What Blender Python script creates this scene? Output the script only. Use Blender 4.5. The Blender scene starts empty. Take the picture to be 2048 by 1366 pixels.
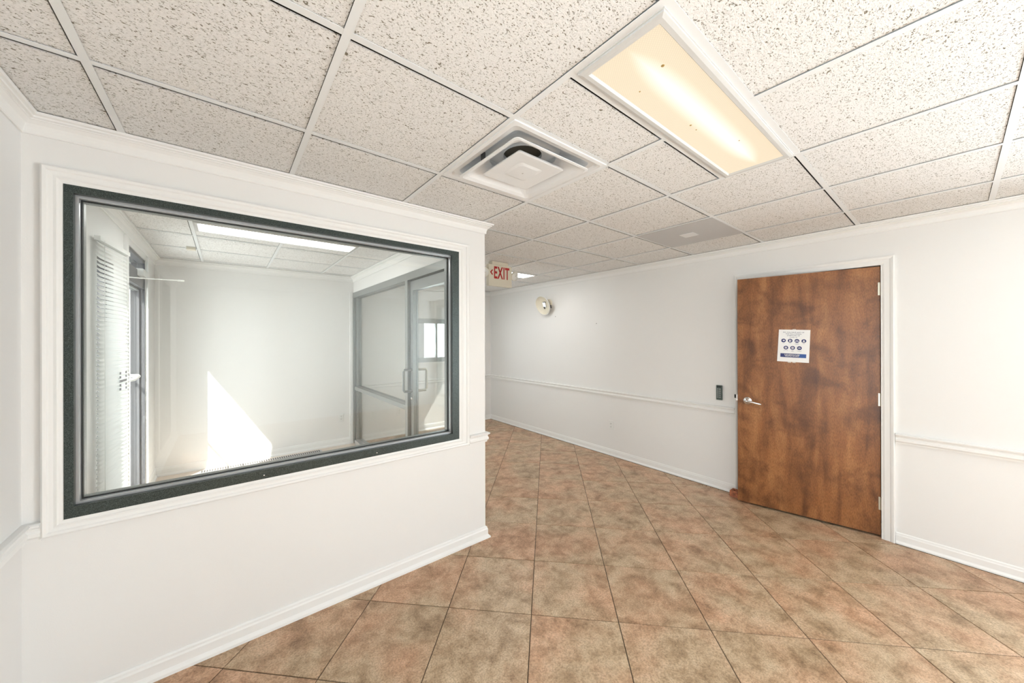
import bpy, bmesh, math, random
from mathutils import Matrix, Vector
random.seed(7)
SC = bpy.context.scene
COL = SC.collection

# ------------------------------------------------------------ camera
yaw, pitch, roll = math.radians(38.48), math.radians(.036), math.radians(-.135)
fw = Vector((math.sin(yaw), math.cos(yaw), 0)); rt = Vector((math.cos(yaw), -math.sin(yaw), 0)); up = Vector((0, 0, 1))
f2 = fw * math.cos(pitch) + up * math.sin(pitch); u2 = up * math.cos(pitch) - fw * math.sin(pitch)
r3 = rt * math.cos(roll) + u2 * math.sin(roll); u3 = u2 * math.cos(roll) - rt * math.sin(roll)
cam = bpy.data.cameras.new('camera')
cam.sensor_width = 36; cam.lens = 708.6 / 2048 * 36
cam.shift_x = 7.9 / 2048; cam.shift_y = -6.16 / 2048
cam.clip_start = .02; cam.clip_end = 200
co = bpy.data.objects.new('camera', cam); COL.objects.link(co)
m = Matrix((r3, u3, -f2)).transposed().to_4x4(); m.translation = Vector((0, 0, 1.5))
co.matrix_world = m
SC.camera = co

# ------------------------------------------------------------ world, sun, exposure
W = bpy.data.worlds.new('world'); SC.world = W; W.use_nodes = True
nt = W.node_tree; bg = nt.nodes['Background']
tc = nt.nodes.new('ShaderNodeTexCoord'); sp = nt.nodes.new('ShaderNodeSeparateXYZ'); cr = nt.nodes.new('ShaderNodeValToRGB')
nt.links.new(tc.outputs['Generated'], sp.inputs[0]); nt.links.new(sp.outputs['Z'], cr.inputs[0]); nt.links.new(cr.outputs[0], bg.inputs[0])
cr.color_ramp.elements[0].position = 0; cr.color_ramp.elements[0].color = (.93, .96, 1, 1)
cr.color_ramp.elements[1].position = 1; cr.color_ramp.elements[1].color = (.62, .78, 1, 1)
bg.inputs[1].default_value = 2.2
sun = bpy.data.lights.new('sun', 'SUN'); sun.energy = 13; sun.angle = math.radians(.55); sun.color = (1, .97, .93)
so = bpy.data.objects.new('sun', sun); COL.objects.link(so)
so.rotation_euler = Vector((1, 1.20, -1.565)).to_track_quat('-Z', 'Y').to_euler()
so.location = (-6, -8, 9)
SC.view_settings.view_transform = 'Standard'; SC.view_settings.look = 'None'
SC.view_settings.exposure = 0.47; SC.view_settings.gamma = 1
SC.view_settings.use_curve_mapping = False
SC.cycles.caustics_reflective = False; SC.cycles.caustics_refractive = False
def area(name, loc, direction, sx, sy, power, color):
    l = bpy.data.lights.new(name, 'AREA'); l.shape = 'RECTANGLE'; l.size = sx; l.size_y = sy; l.energy = power; l.color = color
    o = bpy.data.objects.new(name, l); COL.objects.link(o); o.location = loc
    o.rotation_euler = Vector(direction).to_track_quat('-Z', 'Y').to_euler()
    return o
# fill lamps outside added windows, two per side wall, behind the camera
REAR = -3.0; YF_ = 5.41
ADDED_LWIN = [(-2.2, -1.3), (-1.1, -.2)]
for a, b in ADDED_LWIN:
    area('window_fill', (-.612 - .42, (a + b) / 2, 1.1), (1, 0, .25), b - a, 1.9, 25, (.88, .94, 1))
ADDED_RTWIN = [(-2.9, -2.05), (-1.9, -1.05)]
for a, b in ADDED_RTWIN:
    area('window_fill', (3.82 + .44, (a + b) / 2, 1.1), (-1, 0, .12), b - a, 1.9, 125, (.88, .94, 1))
# daylight at the exterior glass door and window of the office
area('door_daylight', (-1.12, 4.42, 1.1), (1, 0, .25), .9, 1.9, 18, (.95, .97, 1))
area('corridor_daylight', (2.84, YF_ + .20, 1.47), (0, -1, .15), .55, .5, 4, (.88, .94, 1))

# ------------------------------------------------------------ materials
def mat(name, col, rough=.6, metal=0., emis=None, spec=.5):
    m = bpy.data.materials.new(name); m.use_nodes = True
    b = m.node_tree.nodes['Principled BSDF']
    b.inputs['Base Color'].default_value = (*col, 1); b.inputs['Roughness'].default_value = rough
    b.inputs['Metallic'].default_value = metal; b.inputs['Specular IOR Level'].default_value = spec
    if emis:
        b.inputs['Emission Color'].default_value = (*emis[0], 1); b.inputs['Emission Strength'].default_value = emis[1]
    return m
def N(m, t, **kw):
    n = m.node_tree.nodes.new(t)
    for k, v in kw.items():
        if k in n.inputs: n.inputs[k].default_value = v
        else: setattr(n, k, v)
    return n
def L(m, a, b): m.node_tree.links.new(a, b)
def ramp(m, fac, stops, interp='LINEAR'):
    r = N(m, 'ShaderNodeValToRGB'); e = r.color_ramp.elements; r.color_ramp.interpolation = interp
    while len(e) < len(stops): e.new(.5)
    for i, (p, c) in enumerate(stops):
        e[i].position = p; e[i].color = (*c, 1) if len(c) == 3 else c
    L(m, fac, r.inputs[0]); return r
def bump(m, height, strength, dist=.01):
    b = N(m, 'ShaderNodeBump'); b.inputs['Strength'].default_value = strength; b.inputs['Distance'].default_value = dist
    L(m, height, b.inputs['Height']); L(m, b.outputs[0], m.node_tree.nodes['Principled BSDF'].inputs['Normal']); return b
def bsdf(m): return m.node_tree.nodes['Principled BSDF']
def coords(m, rnd=True, scale=(1, 1, 1)):
    t = N(m, 'ShaderNodeTexCoord'); mp = N(m, 'ShaderNodeMapping'); mp.inputs['Scale'].default_value = scale
    L(m, t.outputs['Object'], mp.inputs[0])
    if rnd:
        oi = N(m, 'ShaderNodeObjectInfo'); mu = N(m, 'ShaderNodeMath', operation='MULTIPLY'); mu.inputs[1].default_value = 37.
        L(m, oi.outputs['Random'], mu.inputs[0]); L(m, mu.outputs[0], mp.inputs['Location'])
    return mp.outputs[0]

M = {}
M['wall'] = mat('wall_paint', (.83, .82, .805), .55)
c = coords(M['wall'], False); n = N(M['wall'], 'ShaderNodeTexNoise', Scale=260., Detail=2.); L(M['wall'], c, n.inputs['Vector']); bump(M['wall'], n.outputs[0], .12, .002)
M['trim'] = mat('trim_paint', (.86, .855, .84), .35)
M['gap_shade'] = mat('plenum_dark', (.11, .095, .07), .9)  # dark tone painting the shade in the plenum and under the baseboards
M['tee'] = mat('grid_tee_white', (.84, .86, .87), .5)
M['fixture'] = mat('fixture_enamel', (.66, .66, .65), .5, spec=.2)
M['plastic'] = mat('white_plastic', (.82, .82, .80), .35)
M['cream'] = mat('cream_plastic', (.74, .69, .57), .4)
M['steel'] = mat('brushed_steel', (.62, .62, .61), .28, 1.)
M['chrome'] = mat('satin_chrome', (.80, .80, .80), .18, 1.)
M['black'] = mat('black_gasket', (.02, .022, .022), .5)
M['slot'] = mat('dark_slot', (.10, .095, .09), .6)
def speckle(name, base, hi, metal, rough, scale=420.):
    m = mat(name, base, rough, metal)
    c = coords(m, False); n = N(m, 'ShaderNodeTexNoise', Scale=scale, Detail=1.); L(m, c, n.inputs['Vector'])
    r = ramp(m, n.outputs[0], [(.42, base), (.68, hi)]); L(m, r.outputs[0], bsdf(m).inputs['Base Color']); return m
M['frame'] = speckle('dark_anodised_frame', (.022, .032, .030), (.085, .105, .098), .35, .38)
M['frame_mid'] = speckle('grey_anodised_frame', (.22, .235, .23), (.36, .37, .36), .4, .38)
M['frame_light'] = mat('light_anodised_stop', (.50, .52, .54), .3, .5)
M['ext_frame'] = speckle('exterior_dark_frame', (.10, .10, .105), (.17, .165, .175), .3, .45)
M['glass'] = bpy.data.materials.new('clear_glass'); M['glass'].use_nodes = True
g = M['glass']; g.node_tree.nodes.remove(bsdf(g)); out = g.node_tree.nodes['Material Output']
tr = N(g, 'ShaderNodeBsdfTransparent'); tr.inputs[0].default_value = (.965, .98, .97, 1)
gl = N(g, 'ShaderNodeBsdfGlossy'); gl.inputs['Roughness'].default_value = 0.
fr = N(g, 'ShaderNodeFresnel'); fr.inputs['IOR'].default_value = 1.5
ge = N(g, 'ShaderNodeNewGeometry'); io = N(g, 'ShaderNodeMath', operation='MULTIPLY_ADD'); io.inputs[1].default_value = 1 / 1.5 - 1.5; io.inputs[2].default_value = 1.5
L(g, ge.outputs['Backfacing'], io.inputs[0]); L(g, io.outputs[0], fr.inputs['IOR'])   # same reflectance from either side of the thin pane
mu = N(g, 'ShaderNodeMath', operation='MULTIPLY'); mu.inputs[1].default_value = 1.; L(g, fr.outputs[0], mu.inputs[0])
mx = N(g, 'ShaderNodeMixShader'); L(g, mu.outputs[0], mx.inputs[0]); L(g, tr.outputs[0], mx.inputs[1]); L(g, gl.outputs[0], mx.inputs[2]); L(g, mx.outputs[0], out.inputs[0])

# fissured mineral-fibre ceiling tile
m = M['tile'] = mat('fissured_ceiling_tile', (.8, .77, .73), .9, spec=.1)
c = coords(m)
cs = N(m, 'ShaderNodeMapping'); cs.inputs['Scale'].default_value = (.75, 1.15, 1); L(m, c, cs.inputs[0])
n1 = N(m, 'ShaderNodeTexNoise', Scale=185., Detail=2., Distortion=.8); L(m, cs.outputs[0], n1.inputs['Vector'])
n2 = N(m, 'ShaderNodeTexNoise', Scale=88., Detail=3., Distortion=1.3); L(m, cs.outputs[0], n2.inputs['Vector'])
n3 = N(m, 'ShaderNodeTexNoise', Scale=240., Detail=2.); L(m, cs.outputs[0], n3.inputs['Vector'])
r1 = ramp(m, n1.outputs[0], [(.325, (1, 1, 1)), (.395, (0, 0, 0))])
r2 = ramp(m, n2.outputs[0], [(.315, (1, 1, 1)), (.36, (0, 0, 0))])
mxx = N(m, 'ShaderNodeMath', operation='MAXIMUM'); L(m, r1.outputs[0], mxx.inputs[0]); L(m, r2.outputs[0], mxx.inputs[1])
mc = N(m, 'ShaderNodeMix', data_type='RGBA'); L(m, mxx.outputs[0], mc.inputs['Factor'])
r3_ = ramp(m, n3.outputs[0], [(.35, (.82, .815, .805)), (.62, (.93, .925, .915))]); L(m, r3_.outputs[0], mc.inputs[6])
mc.inputs[7].default_value = (.24, .215, .165, 1)
L(m, mc.outputs[2], bsdf(m).inputs['Base Color'])
sb = N(m, 'ShaderNodeMath', operation='SUBTRACT'); L(m, n3.outputs[0], sb.inputs[0]); L(m, mxx.outputs[0], sb.inputs[1]); bump(m, sb.outputs[0], .55, .004)

# mottled brown floor tile
m = M['floor'] = mat('mottled_floor_tile', (.4, .25, .15), .33, spec=.45)
c = coords(m)
a = N(m, 'ShaderNodeTexNoise', Scale=9., Detail=8., Roughness=.66, Distortion=.3); L(m, c, a.inputs['Vector'])
b_ = N(m, 'ShaderNodeTexNoise', Scale=120., Detail=5., Roughness=.8); L(m, c, b_.inputs['Vector'])
d_ = N(m, 'ShaderNodeTexNoise', Scale=3.1, Detail=4.); L(m, c, d_.inputs['Vector'])
ra = ramp(m, a.outputs[0], [(.28, (.240, .148, .088)), (.41, (.405, .268, .172)), (.54, (.545, .385, .265)), (.72, (.68, .51, .38))])
rb = ramp(m, b_.outputs[0], [(.34, (.50, .46, .42)), (.58, (1.16, 1.15, 1.13))])
rd = ramp(m, d_.outputs[0], [(.36, (1.06, .93, .86)), (.60, (.97, 1.02, .98))])
q1 = N(m, 'ShaderNodeMix', data_type='RGBA', blend_type='MULTIPLY'); q1.inputs['Factor'].default_value = .85
L(m, ra.outputs[0], q1.inputs[6]); L(m, rb.outputs[0], q1.inputs[7])
q2 = N(m, 'ShaderNodeMix', data_type='RGBA', blend_type='MULTIPLY'); q2.inputs['Factor'].default_value = 1.
L(m, q1.outputs[2], q2.inputs[6]); L(m, rd.outputs[0], q2.inputs[7]); L(m, q2.outputs[2], bsdf(m).inputs['Base Color'])
rr = ramp(m, b_.outputs[0], [(.3, (.48, .48, .48)), (.7, (.30, .30, .30))]); L(m, rr.outputs[0], bsdf(m).inputs['Roughness'])
bump(m, b_.outputs[0], .10, .002)
M['grout'] = mat('brown_grout', (.10, .07, .045), .85)
M['office_floor'] = mat('pale_office_floor', (.70, .60, .52), .45)
# stained birch door
m = M['door'] = mat('stained_door_veneer', (.3, .13, .05), .36, spec=.4)
c = coords(m, False)
mp2 = N(m, 'ShaderNodeMapping'); mp2.inputs['Scale'].default_value = (7, 7, 1.1); L(m, c, mp2.inputs[0])
a = N(m, 'ShaderNodeTexNoise', Scale=1.5, Detail=4., Distortion=.5); L(m, mp2.outputs[0], a.inputs['Vector'])
b1 = N(m, 'ShaderNodeTexNoise', Scale=5.5, Detail=3., Distortion=.8); L(m, c, b1.inputs['Vector'])
mp3 = N(m, 'ShaderNodeMapping'); mp3.inputs['Scale'].default_value = (260, 260, 60); L(m, c, mp3.inputs[0])
g1 = N(m, 'ShaderNodeTexNoise', Scale=1., Detail=3.); L(m, mp3.outputs[0], g1.inputs['Vector'])
ra = ramp(m, a.outputs[0], [(.30, (.165, .062, .022)), (.52, (.29, .118, .042)), (.72, (.40, .180, .068))])
rb = ramp(m, b1.outputs[0], [(.30, (.55, .50, .50)), (.52, (1, 1, 1)), (.8, (1.1, 1.05, 1))])
rg = ramp(m, g1.outputs[0], [(.30, (.62, .60, .58)), (.66, (1.18, 1.16, 1.12))])
q1 = N(m, 'ShaderNodeMix', data_type='RGBA', blend_type='MULTIPLY'); q1.inputs['Factor'].default_value = .9; L(m, ra.outputs[0], q1.inputs[6]); L(m, rb.outputs[0], q1.inputs[7])
q2 = N(m, 'ShaderNodeMix', data_type='RGBA', blend_type='MULTIPLY'); q2.inputs['Factor'].default_value = .9; L(m, q1.outputs[2], q2.inputs[6]); L(m, rg.outputs[0], q2.inputs[7])
L(m, q2.outputs[2], bsdf(m).inputs['Base Color'])
# lit prismatic lens
def lens_mat(name, edge, centre, s_edge, s_mid):
    m = mat(name, (.8, .78, .72), .4)
    t = N(m, 'ShaderNodeTexCoord'); s = N(m, 'ShaderNodeSeparateXYZ'); L(m, t.outputs['Generated'], s.inputs[0])
    ab = N(m, 'ShaderNodeMath', operation='SUBTRACT'); ab.inputs[1].default_value = .45; L(m, s.outputs['Y'], ab.inputs[0])
    ab2 = N(m, 'ShaderNodeMath', operation='ABSOLUTE'); L(m, ab.outputs[0], ab2.inputs[0])
    ex = N(m, 'ShaderNodeMath', operation='SUBTRACT'); ex.inputs[1].default_value = .5; L(m, s.outputs['X'], ex.inputs[0])
    ex2 = N(m, 'ShaderNodeMath', operation='ABSOLUTE'); L(m, ex.outputs[0], ex2.inputs[0])
    ex3 = N(m, 'ShaderNodeMath', operation='POWER'); ex3.inputs[1].default_value = 5.; L(m, ex2.outputs[0], ex3.inputs[0])
    ex4 = N(m, 'ShaderNodeMath', operation='MULTIPLY_ADD'); ex4.inputs[1].default_value = 9.; L(m, ex3.outputs[0], ex4.inputs[0]); L(m, ab2.outputs[0], ex4.inputs[2])
    r = ramp(m, ex4.outputs[0], [(.04, (*centre,)), (.24, (*edge,))])
    rs = ramp(m, ex4.outputs[0], [(.03, (s_mid,) * 3), (.27, (s_edge,) * 3)])
    ck = N(m, 'ShaderNodeMapping'); ck.inputs['Scale'].default_value = (150, 150, 150); ck.inputs['Rotation'].default_value = (0, 0, .785); L(m, t.outputs['Object'], ck.inputs[0])
    vo = N(m, 'ShaderNodeTexVoronoi'); vo.inputs['Randomness'].default_value = 0.; vo.inputs['Scale'].default_value = 1.; L(m, ck.outputs[0], vo.inputs['Vector'])
    rv = ramp(m, vo.outputs['Distance'], [(.18, (1.08,) * 3), (.55, (.86,) * 3)])
    mm = N(m, 'ShaderNodeMath', operation='MULTIPLY'); L(m, rs.outputs[0], mm.inputs[0]); L(m, rv.outputs[0], mm.inputs[1])
    L(m, r.outputs[0], bsdf(m).inputs['Emission Color']); L(m, mm.outputs[0], bsdf(m).inputs['Emission Strength'])
    bsdf(m).inputs['Base Color'].default_value = (.12, .11, .09, 1)
    return m
M['lens'] = lens_mat('warm_lit_lens', (1, .83, .60), (1, .95, .85), .68, .90)
M['lens_office'] = lens_mat('bright_office_lens', (1, .98, .95), (1, 1, 1), 12., 13.)
M['lens_cool'] = lens_mat('white_lit_lens', (1, .97, .92), (1, 1, 1), 3.5, 4.)

# ------------------------------------------------------------ helpers
def BM(): return bmesh.new()
def box(bm, x0, x1, y0, y1, z0, z1, f=None):
    vs = [(x, y, z) for z in (z0, z1) for y in (y0, y1) for x in (x0, x1)]
    if f: vs = [f(*v) for v in vs]
    v = [bm.verts.new(p) for p in vs]
    for q in ((0, 2, 3, 1), (4, 5, 7, 6), (0, 1, 5, 4), (2, 6, 7, 3), (0, 4, 6, 2), (1, 3, 7, 5)): bm.faces.new([v[i] for i in q])
    return v
def bevel(bm, w, seg=2, ang=30):
    es = [e for e in bm.edges if len(e.link_faces) == 2 and e.calc_face_angle(0) > math.radians(ang)]
    bmesh.ops.bevel(bm, geom=es, offset=w, segments=seg, affect='EDGES', profile=.5, clamp_overlap=True)
def rootloc(o):
    v = Vector((0, 0, 0))
    while o: v += o.location; o = o.parent
    return v
def obj(name, bm, material, parent=None, smooth=False, origin=None, fix=True):
    if fix: bmesh.ops.recalc_face_normals(bm, faces=bm.faces)
    me = bpy.data.meshes.new(name)
    if origin is None:
        cs_ = [v.co for v in bm.verts]
        origin = Vector([(min(p[i] for p in cs_) + max(p[i] for p in cs_)) / 2 for i in range(3)])
    origin = Vector(origin)
    bmesh.ops.translate(bm, verts=bm.verts, vec=-origin)
    bm.to_mesh(me); bm.free()
    if material: me.materials.append(material)
    if smooth:
        for p in me.polygons: p.use_smooth = True
    o = bpy.data.objects.new(name, me); COL.objects.link(o)
    o.location = origin
    if parent: o.parent = parent; o.location = origin - rootloc(parent)
    return o
def struct(name, bm, material, **kw):
    o = obj(name, bm, material, **kw); o['kind'] = 'structure'; return o
def sroot(name, loc):
    o = bpy.data.objects.new(name, None); COL.objects.link(o); o.location = loc; o['kind'] = 'structure'; o.empty_display_size = .1; return o
def thing(name, label, cat, loc, group=None):
    o = bpy.data.objects.new(name, None); COL.objects.link(o); o.location = loc; o.empty_display_size = .05
    o['label'] = label; o['category'] = cat
    if group: o['group'] = group
    return o
def tag(o, label, cat, group=None):
    o['label'] = label; o['category'] = cat
    if group: o['group'] = group
    return o
def sweep(path, prof, z0, side=1, name=None):
    """profile of (distance from the wall, height) carried along a 2D path, mitred; side=1 puts the room on the left"""
    bm = BM(); n = len(path); dirs = []
    for i in range(n - 1):
        d = Vector((path[i + 1][0] - path[i][0], path[i + 1][1] - path[i][1])).normalized(); dirs.append(d)
    rings = []
    for i in range(n):
        a = dirs[max(0, i - 1)]; b = dirs[min(n - 2, i)]
        na = Vector((-a.y, a.x)) * side; nb = Vector((-b.y, b.x)) * side
        mt = (na + nb); mt = mt / mt.length; k = 1 / max(.2, mt.dot(na))
        rings.append([bm.verts.new((path[i][0] + mt.x * k * d, path[i][1] + mt.y * k * d, z0 + z)) for d, z in prof])
    for i in range(n - 1):
        for j in range(len(prof)):
            k = (j + 1) % len(prof)
            bm.faces.new((rings[i][j], rings[i][k], rings[i + 1][k], rings[i + 1][j]))
    bm.faces.new(rings[0]); bm.faces.new(rings[-1][::-1])
    return bm
def ringloop(rect, widths, prof, mp):
    """casing round a rectangle: prof of (share of the width inwards, out); widths = left, right, bottom, top"""
    a0, a1, b0, b1 = rect; wl, wr, wb, wt = widths; bm = BM(); R = []
    for w, d in prof:
        R.append([bm.verts.new(mp(a, b, d)) for a, b in ((a0 + w * wl, b0 + w * wb), (a1 - w * wr, b0 + w * wb), (a1 - w * wr, b1 - w * wt), (a0 + w * wl, b1 - w * wt))])
    for i in range(len(R)):
        j = (i + 1) % len(R)
        for k in range(4):
            l = (k + 1) % 4; bm.faces.new((R[i][k], R[i][l], R[j][l], R[j][k]))
    return bm
def tube(bm, pts, r, seg=10, cap=True):
    pts = [Vector(p) for p in pts]; rings = []
    for i, p in enumerate(pts):
        t = (pts[min(i + 1, len(pts) - 1)] - pts[max(i - 1, 0)]).normalized()
        ref = Vector((0, 0, 1)) if abs(t.z) < .9 else Vector((1, 0, 0))
        u = t.cross(ref).normalized(); v = t.cross(u)
        rr_ = r[i] if isinstance(r, (list, tuple)) else r
        rings.append([bm.verts.new(p + (u * math.cos(2 * math.pi * k / seg) + v * math.sin(2 * math.pi * k / seg)) * rr_) for k in range(seg)])
    for i in range(len(rings) - 1):
        for k in range(seg):
            l = (k + 1) % seg; bm.faces.new((rings[i][k], rings[i][l], rings[i + 1][l], rings[i + 1][k]))
    if cap: bm.faces.new(rings[0]); bm.faces.new(rings[-1][::-1])
def lathe(bm, prof, c, axis, seg=28, closed=False):
    axis = Vector(axis).normalized(); ref = Vector((0, 0, 1)) if abs(axis.z) < .9 else Vector((1, 0, 0))
    u = axis.cross(ref).normalized(); v = axis.cross(u); c = Vector(c); rings = []
    for r, h in prof:
        if r < 1e-6: rings.append([bm.verts.new(c + axis * h)])
        else: rings.append([bm.verts.new(c + axis * h + (u * math.cos(2 * math.pi * k / seg) + v * math.sin(2 * math.pi * k / seg)) * r) for k in range(seg)])
    pairs = list(zip(rings, rings[1:])) + ([(rings[-1], rings[0])] if closed else [])
    for a, b in pairs:
        for k in range(seg):
            l = (k + 1) % seg
            q = [a[k % len(a)], a[l % len(a)], b[l % len(b)], b[k % len(b)]]; qq = []
            for x in q:
                if x not in qq: qq.append(x)
            if len(qq) > 2: bm.faces.new(qq)
DG = None
def text_mesh(name, body, size, mw, material, parent, extrude=.0004, sx=1., align='CENTER', bold=0., track=1.):
    cu = bpy.data.curves.new(name, 'FONT'); cu.body = body; cu.size = size; cu.extrude = extrude; cu.align_x = align; cu.align_y = 'CENTER'
    cu.offset = bold; cu.space_character = track; cu.resolution_u = 2; cu.space_line = .95
    to = bpy.data.objects.new('tmp', cu); COL.objects.link(to)
    dg = bpy.context.evaluated_depsgraph_get(); dg.update()
    me = bpy.data.meshes.new_from_object(to.evaluated_get(dg)); bpy.data.objects.remove(to); me.name = name
    me.transform(mw @ Matrix.Diagonal((sx, 1, 1, 1)))
    bm = BM(); bm.from_mesh(me); bpy.data.meshes.remove(me)
    return obj(name, bm, material, parent, fix=False)

# ------------------------------------------------------------ dimensions (metres, camera over the origin)
XE, YL, YF, XC = -.612, 2.21, 5.41, 1.533
H, H2 = 2.365, 2.39
def XR(y): return 3.828 + .0105 * y            # right wall, a touch out of square
def RW(s, z, o=0.): return (XR(s) - o, s, z)   # along the right wall
TOP = 2.62

# ------------------------------------------------------------ floor
bm = BM(); box(bm, -.85, 4.6, REAR - .15, YL + .1, -.08, -.0035); box(bm, 1.42, 4.6, YL + .1, YF + .15, -.08, -.0035)
floor = struct('floor', bm, M['grout'])
bm = BM(); box(bm, -.85, 1.52, YL + .05, YF + .15, -.08, 0.)
office_floor = struct('floor', bm, M['office_floor'])
def clip(poly, f):
    out_ = []
    for i in range(len(poly)):
        a, b = poly[i], poly[(i + 1) % len(poly)]; fa, fb = f(a), f(b)
        if fa >= 0: out_.append(a)
        if (fa >= 0) != (fb >= 0):
            t = fa / (fa - fb); out_.append((a[0] + (b[0] - a[0]) * t, a[1] + (b[1] - a[1]) * t))
    return out_
S2 = math.sqrt(.5)
def uv(u, v): v += .0044 * (u - 3.4); return ((u - v) * S2, (u + v) * S2)
U0, DU, V0, DV, G = 1.929, .4716, .103, .461, .0022
shared = {}
def tile_at(i, j):
    u0, u1 = U0 + i * DU + G, U0 + (i + 1) * DU - G; v0, v1 = V0 + j * DV + G, V0 + (j + 1) * DV - G
    full = [uv(u0, v0), uv(u1, v0), uv(u1, v1), uv(u0, v1)]
    p = clip(full, lambda q: q[0] + .60); p = clip(p, lambda q: XR(q[1]) - .004 - q[0] if not (.33 < q[1] < 1.26) else 4.3 - q[0])
    p = clip(p, lambda q: q[1] - REAR); p = clip(p, lambda q: YF - q[1])
    if len(p) < 3: return
    pieces = [p]
    if any(q[1] > YL + .03 for q in p) and any(q[0] < 1.51 for q in p):
        A = clip(p, lambda q: YL + .03 - q[1]); B = clip(clip(p, lambda q: q[1] - YL - .03), lambda q: q[0] - 1.51)
        pieces = [x for x in (A, B) if len(x) > 2]
    def ar(x): return abs(sum(x[k][0] * x[(k + 1) % len(x)][1] - x[(k + 1) % len(x)][0] * x[k][1] for k in range(len(x)))) / 2
    pieces = [x for x in pieces if ar(x) > .0008]
    if not pieces: return
    cx = sum(q[0] for q in full) / 4; cy = sum(q[1] for q in full) / 4
    whole = len(pieces) == 1 and abs(ar(pieces[0]) - ar(full)) < 1e-6
    zz = random.uniform(-.0004, .0004)
    if whole and 'tile' in shared:
        o = bpy.data.objects.new('tile', shared['tile']); COL.objects.link(o)
    else:
        bm = BM()
        for pc in pieces:
            n = len(pc); px_ = sum(q[0] for q in pc) / n; py_ = sum(q[1] for q in pc) / n
            k = .0015 if whole else 0.
            def ins(q, w):
                d = Vector((px_ - q[0], py_ - q[1])); d.normalize(); return (q[0] + d.x * w - cx, q[1] + d.y * w - cy)
            t = [bm.verts.new((*ins(q, k * 1.4), 0)) for q in pc]; s = [bm.verts.new((*ins(q, 0), -.0012 if whole else 0)) for q in pc] if whole else t
            b = [bm.verts.new((*ins(q, 0), -.006)) for q in pc]
            bm.faces.new(t)
            for a_ in range(n):
                c_ = (a_ + 1) % n
                if whole: bm.faces.new((t[a_], s[a_], s[c_], t[c_]))
                bm.faces.new((s[a_], b[a_], b[c_], s[c_]))
        bmesh.ops.recalc_face_normals(bm, faces=bm.faces)
        if max(f.normal.z for f in bm.faces) < .5: bmesh.ops.reverse_faces(bm, faces=bm.faces)
        me = bpy.data.meshes.new('tile'); bm.to_mesh(me); bm.free(); me.materials.append(M['floor'])
        if whole: shared['tile'] = me
        o = bpy.data.objects.new('tile', me); COL.objects.link(o)
    o.parent = floor; o.location = Vector((cx, cy, zz)) - floor.location
for i in range(-14, 16):
    for j in range(-16, 14): tile_at(i, j)

# ------------------------------------------------------------ walls
def holed(bm, a0, a1, b0, b1, holes, mp):
    """slab in (a, z) with rectangular openings; mp(a, z, t) with t = 0..1 through the wall"""
    xs = sorted({a0, a1, *[h[0] for h in holes], *[h[1] for h in holes]}); zs = sorted({b0, b1, *[h[2] for h in holes], *[h[3] for h in holes]})
    def solid(i, j):
        if i < 0 or j < 0 or i >= len(xs) - 1 or j >= len(zs) - 1: return False
        ca, cb = (xs[i] + xs[i + 1]) / 2, (zs[j] + zs[j + 1]) / 2
        return not any(h[0] < ca < h[1] and h[2] < cb < h[3] for h in holes)
    V = {}
    def v(i, j, t):
        if (i, j, t) not in V: V[i, j, t] = bm.verts.new(mp(xs[i], zs[j], t))
        return V[i, j, t]
    for i in range(len(xs) - 1):
        for j in range(len(zs) - 1):
            if not solid(i, j): continue
            for t in (0, 1): bm.faces.new([v(i, j, t), v(i + 1, j, t), v(i + 1, j + 1, t), v(i, j + 1, t)])
            if not solid(i - 1, j): bm.faces.new([v(i, j, 0), v(i, j + 1, 0), v(i, j + 1, 1), v(i, j, 1)])
            if not solid(i + 1, j): bm.faces.new([v(i + 1, j, 0), v(i + 1, j + 1, 0), v(i + 1, j + 1, 1), v(i + 1, j, 1)])
            if not solid(i, j - 1): bm.faces.new([v(i, j, 0), v(i + 1, j, 0), v(i + 1, j, 1), v(i, j, 1)])
            if not solid(i, j + 1): bm.faces.new([v(i, j + 1, 0), v(i + 1, j + 1, 0), v(i + 1, j + 1, 1), v(i, j + 1, 1)])
FX0, FX1, FZ0, FZ1 = -.507, 1.302, .785, 2.121      # interior window, outer edge of the frame
DY0, DY1 = 4.0, 4.895                               # exterior door opening
WY0, WY1 = 3.22, 3.62                               # added window that backlights the blind
bm = BM(); holed(bm, XE, XC, 0, TOP, [(FX0, FX1, FZ0, FZ1)], lambda a, b, t: (a, YL + .1 * t, b))
wall_middle = struct('wall_middle', bm, M['wall'])
bm = BM(); holed(bm, REAR, YF + .12, -.05, TOP, [(DY0, DY1, -.05, 2.262), (WY0, WY1, .25, 2.03)] + [(a, b, .2, 2.262) for a, b in ADDED_LWIN], lambda a, b, t: (XE - .12 * t, a, b))
wall_left = struct('wall_left', bm, M['wall'])
DH = [(.338, 1.252, -.05, 2.046)] + [(a, b, .2, 2.262) for a, b in ADDED_RTWIN]
bm = BM(); holed(bm, REAR, YF + .12, -.05, TOP, DH, lambda a, b, t: (XR(a) + .12 * t, a, b))
wall_right = struct('wall_right', bm, M['wall'])
EW = (2.262, 3.18, 1.115, 1.83)                     # sliding window in the end wall
bm = BM(); holed(bm, XE - .12, 3.9, -.05, TOP, [EW], lambda a, b, t: (a, YF + .12 * t, b))
wall_back = struct('wall_back', bm, M['wall'])
bm = BM(); box(bm, XE - .12, 3.95, REAR - .12, REAR, -.05, TOP)
struct('wall_rear', bm, M['wall'])
# store room behind the wooden door
bm = BM(); box(bm, 4.55, 4.6, -.3, 1.9, -.05, TOP); box(bm, 3.96, 4.6, -.35, -.3, -.05, TOP); box(bm, 3.97, 4.6, 1.9, 1.95, -.05, TOP); box(bm, 3.96, 4.6, -.35, 1.95, 2.4, 2.45)
struct('wall_store', bm, M['wall'])
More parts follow.
